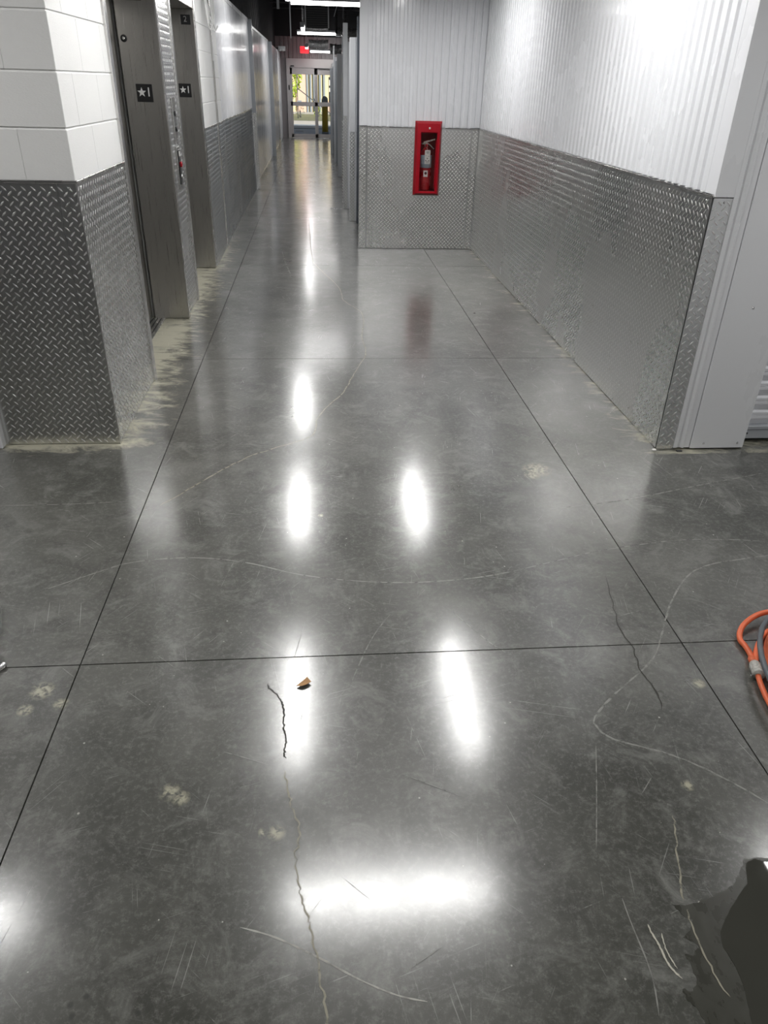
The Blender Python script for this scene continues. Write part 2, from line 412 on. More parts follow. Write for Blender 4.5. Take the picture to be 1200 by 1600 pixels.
# ================================================================ FLOOR
fl = struct('floor', B((-6.2, -4.2, -.2), (6.2, 27.75, -.008)), M_groove, 'polished grey concrete floor with saw-cut joints, scratches and pale smears', 'floor')
xc = [-6.2, -4.74, -2.76, -.78, 1.207, 3.18, 5.16, 6.2]
yc = [-4.2, -1.18, 1.845, 4.845, 7.79, 10.87, 13.9, 17.5, 20.5, 23.6, 27.75]
g = .0022
for i in range(len(xc) - 1):
    for j in range(len(yc) - 1):
        obj('slab', B((xc[i] + g, yc[j] + g, -.008), (xc[i + 1] - g, yc[j + 1] - g, 0)), M_floor, fl)
def ribbon(pts, w, jit=0.0, z=.0005):
    P = spline([(x, y, 0) for x, y in pts], 6); mb = MB(); vs = []; fs = []
    for i, p in enumerate(P):
        t = (P[min(i + 1, len(P) - 1)] - P[max(i - 1, 0)]).normalized(); nrm = Vector((-t.y, t.x, 0))
        e = min(1, i / 3 + .15, (len(P) - 1 - i) / 3 + .15)
        ww = w * e * (1 + R_.uniform(-.3, .3)) / 2; q = p + nrm * R_.uniform(-jit, jit)
        vs += [(q.x - nrm.x * ww, q.y - nrm.y * ww, z), (q.x + nrm.x * ww, q.y + nrm.y * ww, z)]
    for i in range(len(P) - 1): fs.append((2 * i, 2 * i + 2, 2 * i + 3, 2 * i + 1))
    return mb.add(vs, fs)
SC = [
 ('scratch', M_scr, .006, 0, [(-1.034, 2.246), (-0.859, 2.359), (-0.754, 2.418), (-0.613, 2.443), (-0.465, 2.44), (-0.289, 2.396), (-0.09, 2.309), (0.127, 2.257), (0.343, 2.238), (0.567, 2.256), (0.724, 2.291)]),
 ('scratch', M_scr3, .006, 0, [(0.724, 2.291), (0.921, 2.357), (1.126, 2.422), (1.449, 2.481), (1.672, 2.481), (1.857, 2.457)]),
 ('crack', M_tan, .007, .004, [(-0.712, 2.864), (-0.59, 3.037), (-0.471, 3.209), (-0.351, 3.352), (-0.206, 3.46), (-0.046, 3.591), (-0.025, 3.796), (0.05, 4.021), (0.139, 4.214), (0.216, 4.542), (0.32, 4.957), (0.311, 5.36), (0.354, 5.954), (0.214, 6.4), (0.184, 6.883), (-0.013, 7.749), (-0.066, 8.258), (-0.106, 10.328)]),
 ('scratch', M_scr, .005, 0, [(-1.397, 2.892), (-1.128, 2.892), (-0.831, 2.909)]),
 ('scratch', M_scr3, .007, 0, [(0.964, 2.756), (1.291, 2.813), (1.493, 2.865), (1.819, 2.966), (2.203, 3.08)]),
 ('scratch', M_scr, .006, .001, [(1.799, 2.354), (1.65, 2.328), (1.498, 2.29), (1.382, 2.208), (1.244, 2.035), (1.098, 1.8), (1.008, 1.712), (0.889, 1.618), (0.798, 1.53), (0.789, 1.492), (0.825, 1.441), (0.968, 1.374), (1.077, 1.289), (1.157, 1.201)]),
 ('scratch', M_scr2, .0036, 0, [(-0.203, 0.962), (-0.124, 0.934), (-0.027, 0.883), (0.053, 0.835), (0.13, 0.798), (0.192, 0.781)]),
 ('scratch', M_scr, .003, 0, [(0.767, 1.433), (0.707, 1.25), (0.654, 1.097)]),
 ('scratch', M_scr, .003, 0, [(0.673, 0.979), (0.672, 0.915), (0.675, 0.831), (0.671, 0.779), (0.657, 0.719)]),
 ('scratch', M_scr3, .01, 0, [(-0.224, 7.075), (-0.318, 7.769), (-0.401, 8.595)]),
 ('scratch', M_scr, .004, 0, [(-0.163, 1.409), (-0.29, 1.462)]), ('scratch', M_scr, .003, 0, [(0.202, 1.354), (0.362, 1.265)]),
 ('scratch', M_scr, .004, 0, [(0.439, 2.077), (0.542, 1.895), (0.593, 1.828)]), ('scratch', M_scr3, .004, 0, [(0.068, 1.693), (0.152, 1.916), (0.229, 2.051)]),
 ('scratch', M_scr, .003, 0, [(0.823, 1.242), (0.879, 1.302)]), ('scratch', M_scr, .003, 0, [(0.237, 0.888), (0.162, 0.847)]),
 ('crack', M_crackdark, .0042, .003, [(-0.184, 1.727), (-0.177, 1.704), (-0.154, 1.678), (-0.137, 1.642), (-0.128, 1.605), (-0.128, 1.559), (-0.123, 1.522), (-0.118, 1.486), (-0.121, 1.458), (-0.12, 1.429)]),
 ('crack', M_tan, .0045, .004, [(-0.122, 1.385), (-0.104, 1.311), (-0.096, 1.261), (-0.081, 1.222), (-0.075, 1.176), (-0.084, 1.133), (-0.078, 1.082), (-0.07, 1.026), (-0.055, 0.979), (-0.047, 0.95), (-0.033, 0.88), (-0.021, 0.815), (-0.012, 0.754), (-.005, .66)]),
 ('crack', M_crackdark, .003, .004, [(1.077, 2.244), (1.052, 2.103), (1.021, 1.92), (1.028, 1.82), (1.014, 1.727), (1.025, 1.624), (1.012, 1.543)]),
 ('crack', M_tan, .0045, .004, [(0.887, 1.179), (0.864, 1.115), (0.831, 1.014), (0.815, 0.951)]),
 ('crack', M_tan, .004, .003, [(0.812, 0.935), (0.806, 0.892), (0.808, 0.808), (0.818, 0.744)]),
 ('scrape', M_scuff, .0042, .001, [(0.708, 0.906), (0.71, 0.884), (0.715, 0.858), (0.717, 0.828), (0.724, 0.805), (0.736, 0.787)]),
 ('scrape', M_scuff, .003, .001, [(0.731, 0.885), (0.727, 0.862), (0.728, 0.834), (0.734, 0.808)])]
for k, (nm, m, w, j, pts) in enumerate(SC): obj(nm, ribbon(pts, w, j, .0004 + .00006 * k), m, fl)

# ================================================================ CEILING
ce = struct('ceiling', B((-6.2, -4.2, 3.95), (6.2, 27.75, 4.1)), M_roof, 'dark open roof deck high above the lights', 'ceiling')
rb = MB()
y = 9.2
while y < 27.4:
    rb.add([(-1.9, y, 3.95), (1.9, y, 3.95), (1.9, y + .05, 3.91), (-1.9, y + .05, 3.91), (1.9, y + .1, 3.91), (-1.9, y + .1, 3.91), (1.9, y + .15, 3.95), (-1.9, y + .15, 3.95)], [(0, 3, 2, 1), (3, 5, 4, 2), (5, 7, 6, 4)]); y += .3
obj('deck_ribs', rb, M_roof, ce)['kind'] = 'stuff'
for y in [-2.5 + 1.83 * k for k in range(17)]:
    jb = MB().box((-6.1, y - .05, 3.85), (6.1, y + .05, 3.9)).box((-6.1, y - .05, 3.5), (6.1, y + .05, 3.53))
    x = -6.0
    while x < 5.9:
        jb.tube([(x, y, 3.53), (x + .3, y, 3.85)], .012, 4); jb.tube([(x + .3, y, 3.85), (x + .6, y, 3.53)], .012, 4); x += .6
    obj('roof_joist', jb, M_joist, ce)

# ================================================================ OUTER SHELL
struct('wall_behind', B((-6.2, -4.2, 0), (6.2, -4.05, 3.95)), M_outer, 'plain wall at the near end of the hall behind the camera', 'wall')
struct('wall_outer_left', B((-6.2, -4.05, 0), (-6.05, 27.6, 3.95)), M_outer, 'plain outer wall on the far left side', 'wall')
struct('wall_outer_right', B((6.05, -4.05, 0), (6.2, 27.6, 3.95)), M_outer, 'plain outer wall on the far right side', 'wall')

# ================================================================ LEFT: block pillar and lift wall
cw = MB()
cw.box((-3.4, 3.525, 0), (-1.031, 4.44, 3.95))                 # pillar core
cw.box((-3.4, 4.44, 0), (-1.33, 7.66, 3.95))                   # behind the lift doors
cw.box((-1.33, 4.50, 2.26), (-1.031, 5.84, 3.95))              # above opening one
cw.box((-1.33, 5.875, 0), (-1.031, 6.39, 3.95))
cw.box((-1.33, 6.39, 2.26), (-1.031, 7.66, 3.95))
cw.box((-3.4, 7.66, 0), (-1.011, 9.18, 3.95))
wl = struct('wall_left', cw, M_block, 'white painted concrete block wall holding the two lifts', 'wall')
CP = .2045; Z0 = 1.2265
for k in range(13):
    z0 = Z0 + CP * k; z1 = z0 + CP - .007; even = k % 2 == 0; jy = .0015
    def bl(x0, x1, y0, y1): obj('block', B((x0, y0, z0), (x1, y1, z1), .0022), M_block, wl)
    if even:
        bl(-1.226, -1.026, 3.52, 3.92); bl(-1.226, -1.026, 3.921, 4.325); bl(-1.226, -1.026, 4.326, 4.44)
        xs = -1.227
    else:
        bl(-1.43, -1.026, 3.52, 3.73); bl(-1.226, -1.026, 3.731, 4.135); bl(-1.226, -1.026, 4.136, 4.44)
        xs = -1.431
    while xs > -3.3: bl(xs - .404, xs, 3.52, 3.72); xs -= .405
    y = 7.70 if even else 7.70 - .2
    while y < 9.15:
        a, b = max(y, 7.665), min(y + .4045, 9.17)
        if b - a > .03: bl(-1.2, -1.006, a, b)
        y += .406
PW = 1.22
def cap(parent, lo, hi): obj('cap_trim', B(lo, hi, .002), M_brushedge, parent)
# tread plate on the pillar
plate(wl, 'y-', 3.52, -1.575, -1.106, 0.004, PW, phase=.012)
plate(wl, 'y-', 3.518, -1.104, -1.023, 0.004, PW, phase=.002, name='corner_guard')
plate(wl, 'x+', -1.026, 3.515, 4.42, 0.004, PW, phase=.007)
cap(wl, (-1.575, 3.508, PW), (-1.015, 3.52, PW + .012)); cap(wl, (-1.026, 3.51, PW), (-1.014, 4.42, PW + .012))
obj('corner_bead', B((-1.028, 3.512, .002), (-1.0205, 3.5185, PW), .002), M_brushedge, wl)
# plates of the lift lobby
plate(wl, 'x+', -1.031, 5.885, 6.385, 0.004, 2.6, th=.008, phase=.01)
plate(wl, 'x+', -1.006, 7.70, 8.60, 0.004, PW, phase=.0)
plate(wl, 'x+', -1.006, 8.605, 9.17, 0.004, PW, phase=.02)
cap(wl, (-1.006, 7.70, PW), (-.996, 9.17, PW + .012))
obj('edge_strip', B((-1.006, 8.66, 0), (-.992, 8.70, 2.44), .002), M_brushedge, wl)
# white jamb at the far left of the pillar front
jb = obj('door_jamb', B((-1.86, 3.47, 0), (-1.585, 3.519, 2.6), .004), M_white2, wl)

def lift(y0, y1, label, hide_two=False):
    """opening y0..y1 in the wall plane; near jamb nose at y0, far jamb at y1"""
    t = thing('lift_entrance', (-1.14, (y0 + y1) / 2, 0), label, 'lift', 'stainless lift entrances')
    X0, X1 = -1.27, -1.012
    obj('near_jamb', MB().box((X0, y0 - .055, 0), (X1, y0, 2.13), .003), M_brushedge, t)
    obj('far_jamb', MB().box((X0, y1, 0.004), (X1, y1 + .05, 2.13), .003), M_brush, t)
    obj('jamb_nose', B((X1, y1 + .002, .002), (X1 + .006, y1 + .055, 2.25), .002), M_brushedge, t)
    obj('header', B((X0, y0 - .055, 2.13), (X1, y1 + .055, 2.26), .003), M_brush, t)
    mid = (y0 + y1) / 2
    for a, b in ((y0 + .005, mid - .002), (mid + .002, y1 - .005)):
        obj('door_leaf', B((-1.315, a, .012), (-1.285, b, 2.128), .003), M_brush, t)
    s = obj('sill', B((-1.31, y0, -.001), (-1.19, y1, .006), .001), M_silver, t)
    gm = MB()
    for k in range(3): gm.box((-1.285 + k * .03, y0 + .01, .006), (-1.275 + k * .03, y1 - .01, .0068))
    obj('sill_grooves', gm, M_black, s)
    # braille floor plate: star and 1
    pc = (-1.141, y1 - .0015, 1.528)
    pl = obj('floor_plate', B((pc[0] - .053, y1 - .003, pc[2] - .053), (pc[0] + .053, y1, pc[2] + .053), .002), M_black, t)
    st = []
    for k in range(10):
        r = .030 if k % 2 == 0 else .0125; a = math.pi / 2 + k * math.pi / 5
        st.append((pc[0] - .018 + r * math.cos(a), pc[2] + .004 + r * math.sin(a)))
    sm = MB(); n = 10
    vs = [(x, y1 - .0045, z) for x, z in st] + [(x, y1 - .003, z) for x, z in st] + [(pc[0] - .018, y1 - .0045, pc[2] + .004)]
    sm.add(vs, [(i, (i + 1) % n, 20) for i in range(n)] + [(i, n + i, n + (i + 1) % n, (i + 1) % n) for i in range(n)])
    obj('star', sm, M_signwhite, pl)
    text('numeral', '1', .078, (pc[0] + .028, y1 - .0045, pc[2] + .004), M_signwhite, pl)
    if not hide_two:
        pc2 = (-1.081, y1, 2.053)
        p2 = obj('lift_number_plate', B((pc2[0] - .04, y1 - .003, pc2[2] - .036), (pc2[0] + .04, y1, pc2[2] + .036), .002), M_black, t)
        text('numeral', '2', .06, (pc2[0] - .003, y1 - .0045, pc2[2] + .002), M_silver, p2)
    else:
        p2 = obj('lift_number_plate', B((-1.19, y1 - .003, 2.044), (-1.094, y1, 2.12), .002), M_black, t)
        text('numeral', '1', .06, (-1.142, y1 - .0045, 2.085), M_silver, p2)
    return t
la = lift(4.475, 5.82, 'nearer stainless lift entrance beside the white block pillar, round key lock on its jamb', True)
lb = lift(6.44, 7.63, 'farther stainless lift entrance, its jamb carrying a black plate numbered 2')
# the round key lock on the nearer jamb
ky = obj('key_lock', MB().lathe((-1.232, 5.82, 1.837), [(.022, 0), (.021, -.006), (.014, -.008)], 20, 'y'), M_black, la)
obj('lock_core', MB().lathe((-1.232, 5.812, 1.837), [(.009, 0), (.008, -.003)], 12, 'y').box((-1.236, 5.806, 1.83), (-1.232, 5.81, 1.846)), M_silver, ky)
# call stations on the plate between the two lifts
cs = thing('call_station', (-1.02, 6.14, 1.2), 'upper stainless call panel with two dark buttons on tread plate between the lifts', 'lift panel')
obj('face_plate', B((-1.022, 6.09, 1.20), (-1.012, 6.22, 1.50), .003), M_brushedge, cs)
for z in (1.40, 1.30): obj('button', MB().lathe((-1.012, 6.155, z), [(.02, 0), (.019, .005), (.012, .007)], 16, 'x'), M_black, cs)
obj('screw', MB().lathe((-1.012, 6.155, 1.235), [(.004, 0), (.003, .002)], 8, 'x'), M_silver, cs)
fs_ = thing('fire_service_panel', (-1.02, 6.14, .93), 'lower lift panel with white tag and red switch, below the call buttons', 'lift panel')
obj('face_plate', B((-1.022, 6.075, .90), (-1.012, 6.20, 1.185), .003), M_brushedge, fs_)
obj('black_bezel', B((-1.012, 6.10, .93), (-1.007, 6.175, 1.165), .003), M_black, fs_)
obj('white_tag', B((-1.007, 6.115, 1.12), (-1.004, 6.16, 1.155), .001), M_paper, fs_)
obj('red_switch', MB().lathe((-1.007, 6.138, 1.065), [(.02, 0), (.019, .012), (.012, .015)], 16, 'x'), M_red, fs_)
obj('key_switch', MB().lathe((-1.007, 6.138, .985), [(.014, 0), (.013, .008), (.006, .01)], 12, 'x'), M_silver, fs_)

# ================================================================ LEFT, beyond the lifts: ribbed unit walls
cw = MB().box((-1.2, 9.18, 0), (-1.02, 13.83, 2.38)).box((-1.25, 13.83, 0), (-1.07, 27.4, 2.42))
wf = struct('wall_left_far', cw, M_white2, 'white ribbed steel unit wall along the left of the corridor', 'wall')
ribbed(wf, 'x+', -1.02, 9.19, 13.72, 2.40, 1.235)
for a in (9.19, 10.72, 12.25): plate(wf, 'x+', -1.02, a, min(a + 1.52, 13.72), .004, PW, phase=.01)
cap(wf, (-1.02, 9.19, PW), (-1.01, 13.72, PW + .012))
obj('top_rail', B((-1.03, 9.18, 2.40), (-1.005, 13.78, 2.45), .003), M_white2, wf)
def post(parent, x0, x1, y, z, zp, name='end_post', m=None):
    p = obj(name, B((x0, y, .0), (x1, y + .06, z), .003), m or M_white2, parent)
    if zp: plate(p, 'y-', y, x0 + .004, x1 - .0, .004, zp, th=.002, name='kick_plate') if False else None
    if zp:
        kp = obj('kick_plate', B((x0 + .03, y - .003, .004), (x1 - .002, y, zp)), M_plate, p)
        tag(obj('raised_lugs', lugs('y-', y - .003, x0 + .02, x1 + .006, .01, zp), M_lug, p), kind='stuff')
post(wf, -1.07, -.955, 13.83, 2.44, 1.16, m=M_greysteel)
ribbed(wf, 'x+', -1.07, 13.9, 20.36, 2.40, 0.05)
obj('top_rail', B((-1.08, 13.9, 2.40), (-1.055, 20.4, 2.44), .003), M_white2, wf)
post(wf, -1.07, -.97, 20.42, 2.41, 0, m=M_greysteel)
ribbed(wf, 'x+', -1.07, 20.5, 24.4, 2.40, 0.05)
obj('dark_end_panel', B((-1.08, 24.4, 0), (-1.055, 25.3, 2.4), .003), M_greysteel, wf)
ribbed(wf, 'x+', -1.07, 25.35, 27.4, 2.40, 0.05)
wu = struct('wall_left_upper', B((-1.4, 13.0, 2.45), (-1.25, 27.4, 3.95)), M_roof, 'black ribbed wall above the left unit partitions', 'wall')
ribbed(wu, 'x+', -1.25, 13.0, 27.3, 3.9, 2.5, pitch=.28, depth=.06, m=M_roof, name='black_panel', sheet=2.0)

# ================================================================ RIGHT WALL and BACK WALL
cw = MB().box((1.753, 3.38, 0), (1.88, 8.80, 2.44))
wr = struct('wall_right', cw, M_white2, 'white ribbed steel wall with tread plate below, right of the hall', 'wall')
ribbed(wr, 'x-', 1.753, 3.45, 8.70, 2.47, 1.235)
obj('edge_trim', B((1.742, 3.353, 1.233), (1.753, 3.45, 2.47)), M_white, wr)
for a, b in ((3.375, 6.53), (6.531, 8.70)): plate(wr, 'x-', 1.747, a, b, .004, PW, phase=.006)
cap(wr, (1.736, 3.36, PW), (1.753, 8.69, PW + .010))
# end face towards the cross aisle
plate(wr, 'y-', 3.358, 1.743, 1.829, .004, PW, phase=.03, name='corner_guard')
cg = MB().box((1.7415, 3.354, .004), (1.7445, 3.3585, PW)); obj('corner_guard_side', cg, M_plate, wr)
obj('corner_face', B((1.7435, 3.3515, PW + .003), (1.832, 3.375, 2.47), .002), M_white2, wr)
tr = MB()
for (a, b, y) in ((1.830, 1.850, 3.350), (1.850, 1.868, 3.357), (1.868, 1.884, 3.346), (1.884, 1.918, 3.354)):
    pass
pr = [(1.830, 3.375), (1.830, 3.350), (1.848, 3.350), (1.856, 3.358), (1.866, 3.358), (1.876, 3.347), (1.882, 3.347), (1.890, 3.354), (1.916, 3.354), (1.916, 3.375)]
tr.prism(pr, .012, 2.6); obj('jamb_trim', tr, M_white2, wr)
jp = obj('jamb_panel', B((1.921, 3.352, .006), (2.212, 3.385, 2.6), .003), M_white2, wr)
for (x, z) in ((1.99, .035), (2.175, .035), (2.06, .74), (1.99, 1.9)):
    obj('screw', MB().lathe((x, 3.352, z), [(.006, 0), (.005, -.002), (.002, -.003)], 8, 'y'), M_silver, jp)
obj('jamb_return', B((2.200, 3.385, .006), (2.212, 3.50, 2.6), .002), M_white2, wr)
cw3 = struct('wall_right_bounce', B((2.35, -4.05, 0), (6.05, 1.05, 2.44)), M_white2, 'unseen white block added right of and behind the camera to brighten the corner guard', 'wall')  # added out of view as a white bounce surface for the corner guard
cw2 = struct('wall_right_aisle', B((3.9, 3.38, 0), (6.05, 3.6, 2.6)).box((1.88, 3.62, 0), (3.9, 3.7, 2.6)).box((2.2, 3.38, 2.42), (3.9, 3.6, 2.6)), M_white2, 'white unit front running right along the cross aisle', 'wall')

# roll-up door of the unit
rd = thing('roll_up_door', (3.05, 3.46, 0), 'white ribbed roll-up door at the right edge behind the wide white jamb', 'door')
z = .098; k = 0
while z < 2.40:
    pr = [(3.455, z), (3.455, z + .028), (3.440, z + .036), (3.440, z + .050), (3.446, z + .053), (3.440, z + .056), (3.440, z + .070), (3.455, z + .079), (3.460, z + .079), (3.460, z)]
    mb = MB(); n = len(pr)
    mb.add([(2.215, y, zz) for y, zz in pr] + [(3.88, y, zz) for y, zz in pr], [(i, (i + 1) % n, n + (i + 1) % n, n + i) for i in range(n)] + [tuple(range(n))[::-1], tuple(range(n, 2 * n))])
    obj('slat', mb, M_white, rd); z += .0803
bb = obj('bottom_bar', MB().box((2.215, 3.43, .022), (3.88, 3.465, .075), .003).box((2.215, 3.425, .078), (3.88, 3.465, .096), .002), M_greysteel, rd)
obj('bolt', MB().lathe((2.262, 3.43, .055), [(.006, 0), (.005, -.006)], 8, 'y'), M_black, bb)

HX0, HX1, HZ0, HZ1 = 1.085, 1.310, .605, 1.262      # hole for the cabinet
cw = MB().box((.47, 8.722, 0), (HX0, 8.85, 2.44)).box((HX1, 8.722, 0), (1.88, 8.85, 2.44)).box((HX0, 8.722, 0), (HX1, 8.85, HZ0)).box((HX0, 8.722, HZ1), (HX1, 8.85, 2.44))
wb_ = struct('wall_back', cw, M_white2, 'white ribbed steel wall with tread plate that ends the wide part of the hall', 'wall')
ribbed(wb_, 'y-', 8.722, .545, 1.70, 2.47, lambda u: 1.285 if 1.06 < u < 1.335 else 1.235)
obj('edge_trim', B((.46, 8.708, 1.235), (.545, 8.722, 2.47), .003), M_white, wb_)
obj('corner_trim', B((1.69, 8.705, 1.235), (1.745, 8.722, 2.47), .003), M_white, wb_)
plate(wb_, 'y-', 8.715, .545, 1.66, .004, PW, holes=((1.05, 1.342, .57, 1.3),), phase=.0, rects=[(.545, HX0, .004, PW), (HX1, 1.66, .004, PW), (HX0, HX1, .004, HZ0)])
plate(wb_, 'y-', 8.713, .46, .540, .004, PW, name='corner_guard', phase=.01)
plate(wb_, 'y-', 8.713, 1.663, 1.742, .004, PW, name='corner_guard', phase=.02)
cap(wb_, (.46, 8.703, PW), (1.055, 8.722, PW + .010)); cap(wb_, (1.338, 8.703, PW), (1.742, 8.722, PW + .010))

# ================================================================ FIRE CABINET AND EXTINGUISHER
fc = thing('extinguisher_cabinet', (1.197, 8.70, .57), 'red steel fire extinguisher cabinet with a tall glass window, set in the tread plate wall', 'cabinet')
ox0, ox1, oz0, oz1 = 1.055, 1.339, .570, 1.293
ix0, ix1, iz0, iz1 = 1.118, 1.289, .612, 1.183
fy, by = 8.655, 8.708
def frame_mesh():
    def ring(x0, x1, z0, z1, y): return [(x0, y, z0), (x1, y, z0), (x1, y, z1), (x0, y, z1)]
    b1 = .022
    R0 = ring(ox0, ox1, oz0, oz1, by); R1 = ring(ox0, ox1, oz0, oz1, by - .01)
    R2 = ring(ox0 + b1, ox1 - b1, oz0 + b1, oz1 - b1, fy)
    R3 = ring(ix0 - .008, ix1 + .008, iz0 - .008, iz1 + .008, fy)
    R4 = ring(ix0, ix1, iz0, iz1, fy + .008); R5 = ring(ix0, ix1, iz0, iz1, by + .005)
    vs = R0 + R1 + R2 + R3 + R4 + R5; fs = []
    for r in range(5):
        for i in range(4): fs.append((r * 4 + i, r * 4 + (i + 1) % 4, r * 4 + 4 + (i + 1) % 4, r * 4 + 4 + i))
    return MB().add(vs, fs)
obj('door_frame', frame_mesh(), M_red, fc)
tb = MB(); x0, x1, z0, z1, d = 1.09, 1.305, .61, 1.257, 8.875
tb.box((x0, d - .004, z0), (x1, d, z1)).box((x0, 8.712, z0), (x0 + .003, d, z1)).box((x1 - .003, 8.712, z0), (x1, d, z1)).box((x0, 8.712, z0), (x1, d, z0 + .003)).box((x0, 8.712, z1 - .003), (x1, d, z1))
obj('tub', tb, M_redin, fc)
obj('window_pane', B((ix0 - .002, 8.668, iz0 - .002), (ix1 + .002, 8.671, iz1 + .002)), M_glass, fc)
obj('door_knob', MB().lathe((1.203, fy, 1.227), [(.011, 0), (.011, -.004), (.007, -.007)], 14, 'y'), M_chrome, fc)
obj('edge_stile', B((1.277, fy - .003, .66), (1.284, fy, 1.12), .001), M_red, fc)
ex = thing('fire_extinguisher', (1.19, 8.79, .613), 'red fire extinguisher with a white inspection tag standing inside the red cabinet', 'extinguisher')
ec = (1.192, 8.79)
obj('cylinder', MB().lathe((ec[0], ec[1], .613), [(.060, 0), (.064, .012), (.064, .335), (.060, .365), (.045, .395), (.022, .415), (.018, .43)], 28), M_redcyl, ex)
obj('steel_label', MB().lathe((ec[0], ec[1], .84), [(.0655, 0), (.0655, .125)], 28), M_label, ex)
obj('valve', MB().lathe((ec[0], ec[1], 1.040), [(.016, 0), (.018, .012), (.018, .035), (.012, .045)], 14), M_chrome, ex)
lv = MB()
lv.add([(1.165, 8.780, 1.082), (1.20, 8.780, 1.086), (1.285, 8.780, 1.112), (1.285, 8.780, 1.122), (1.20, 8.780, 1.102), (1.165, 8.780, 1.092)] + [(1.165, 8.800, 1.082), (1.20, 8.800, 1.086), (1.285, 8.800, 1.112), (1.285, 8.800, 1.122), (1.20, 8.800, 1.102), (1.165, 8.800, 1.092)],
       [(0, 1, 4, 5), (1, 2, 3, 4), (11, 10, 7, 6), (10, 9, 8, 7), (3, 2, 8, 9), (4, 3, 9, 10), (5, 4, 10, 11), (0, 5, 11, 6), (1, 0, 6, 7), (2, 1, 7, 8)])
obj('upper_lever', lv, M_chrome, ex)
lv = MB().tube([(1.200, 8.79, 1.082), (1.235, 8.79, 1.060), (1.278, 8.79, 1.022)], lambda t: .006 - .001 * t, 8)
obj('lower_lever', lv, M_chrome, ex)
obj('nozzle', MB().tube([(1.19, 8.79, 1.075), (1.165, 8.785, 1.075), (1.145, 8.78, 1.072)], .009, 10), M_chrome, ex)
obj('gauge', MB().lathe((1.192, 8.772, 1.058), [(.014, 0), (.014, -.008), (.012, -.010)], 16, 'y'), M_redcyl, ex)
tg = obj('inspection_tag', B((1.172, 8.716, .88), (1.232, 8.718, 1.015), .0005), M_paper, ex)
tm = MB()
for (x, z, w, h) in ((1.186, .995, .030, .005), (1.192, .984, .022, .004), (1.196, .93, .010, .010), (1.18, .907, .008, .012), (1.19, .905, .018, .004), (1.213, .905, .008, .014), (1.182, .958, .006, .004), (1.21, .952, .01, .004), (1.184, .893, .036, .003)):
    tm.box((x, 8.7152, z), (x + w, 8.716, z + h))
tag(obj('tag_print', tm, M_ink, tg), kind='stuff')
obj('tag_string', MB().tube([(1.20, 8.717, 1.012), (1.197, 8.75, 1.03), (1.195, 8.775, 1.05)], .0015, 6), M_paper, ex)
sk = obj('lower_sticker', MB().box((1.166, 8.7235, .752), (1.214, 8.7252, .816)), M_paper, ex)
dm = MB().lathe((1.190, 8.7235, .787), [(.014, 0), (.014, -.0008)], 16, 'y'); obj('dark_emblem', dm, M_ink, sk)
obj('emblem_dot', MB().lathe((1.190, 8.7226, .781), [(.007, 0), (.007, -.0006)], 12, 'y'), M_redcyl, sk)

# ================================================================ RIGHT of the corridor
wc = struct('wall_corridor_right', B((.56, 8.85, 0), (.68, 27.4, 2.10)), M_greysteel, 'grey steel unit wall along the right of the narrow corridor', 'wall')
ribbed(wc, 'x-', .56, 8.9, 27.3, 2.12, .02, m=M_greysteel)
for (x0, x1, y, z, zp, m, nm) in ((.441, .515, 10.60, 2.10, 1.08, M_white2, 'end_post'), (.397, .460, 11.71, 2.31, 1.22, M_white2, 'end_post'), (.400, .440, 12.3, 2.2, 1.15, M_greysteel, 'end_post'),
                                  (.449, .53, 16.05, 2.08, 0, M_darksteel, 'dark_door_edge'), (.430, .452, 16.0, 2.08, 0, M_white2, 'end_post'), (.463, .51, 18.56, 2.02, 0, M_greysteel, 'end_post'), (.425, .455, 18.9, 2.31, 0, M_white2, 'thin_pole'),
                                  (.439, .50, 20.4, 1.95, 0, M_darksteel, 'dark_door_edge'), (.395, .44, 21.5, 1.93, 0, M_greysteel, 'end_post')):
    p = obj(nm, B((x0, y, 0), (x1, y + .07, z), .003), m, wc)
    obj('bracket', B((x1 - .002, y + .01, 0), (.562, y + .05, min(z, 2.1)), .002), m, p)
    if zp:
        obj('kick_plate', B((x0 + .002, y - .003, .004), (x1 - .012, y, zp)), M_plate, p)
        tag(obj('raised_lugs', lugs('y-', y - .003, x0 - .005, x1 + .003, .01, zp), M_lug, p), kind='stuff')
obj('gap_shade_strip', B((.523, 10.4, 0), (.555, 10.5, 2.3)), M_darksteel, wc)  # dark strip stands in for the shade of the gap behind the post

# ================================================================ FAR WALL with sliding door
cw = MB().box((-6.05, 27.6, 0), (-.86, 27.75, 3.95)).box((.92, 27.6, 0), (6.05, 27.75, 3.95)).box((-.86, 27.6, 2.25), (.92, 27.75, 3.95))
we = struct('wall_far', cw, M_farwall, 'pinkish grey ribbed wall above the glass door at the corridor end', 'wall')
ribbed(we, 'y-', 27.6, -1.1, .95, 2.84, 2.26, pitch=.13, depth=.02, m=M_farwall)
obj('bulkhead', B((-6.0, 27.38, 2.84), (6.0, 27.6, 3.95)), M_roof, we)
d1 = struct('door_1', MB().box((-.88, 27.5, 2.00), (.94, 27.6, 2.25), .004).box((-.88, 27.52, 2.09), (.94, 27.56, 2.1)), M_alu, 'aluminium framed sliding glass door at the far end of the corridor', 'door')
obj('jamb', B((-.88, 27.5, 0), (-.77, 27.62, 2.0), .004), M_alu, d1); obj('jamb', B((.86, 27.5, 0), (.94, 27.62, 2.0), .004), M_alu, d1)
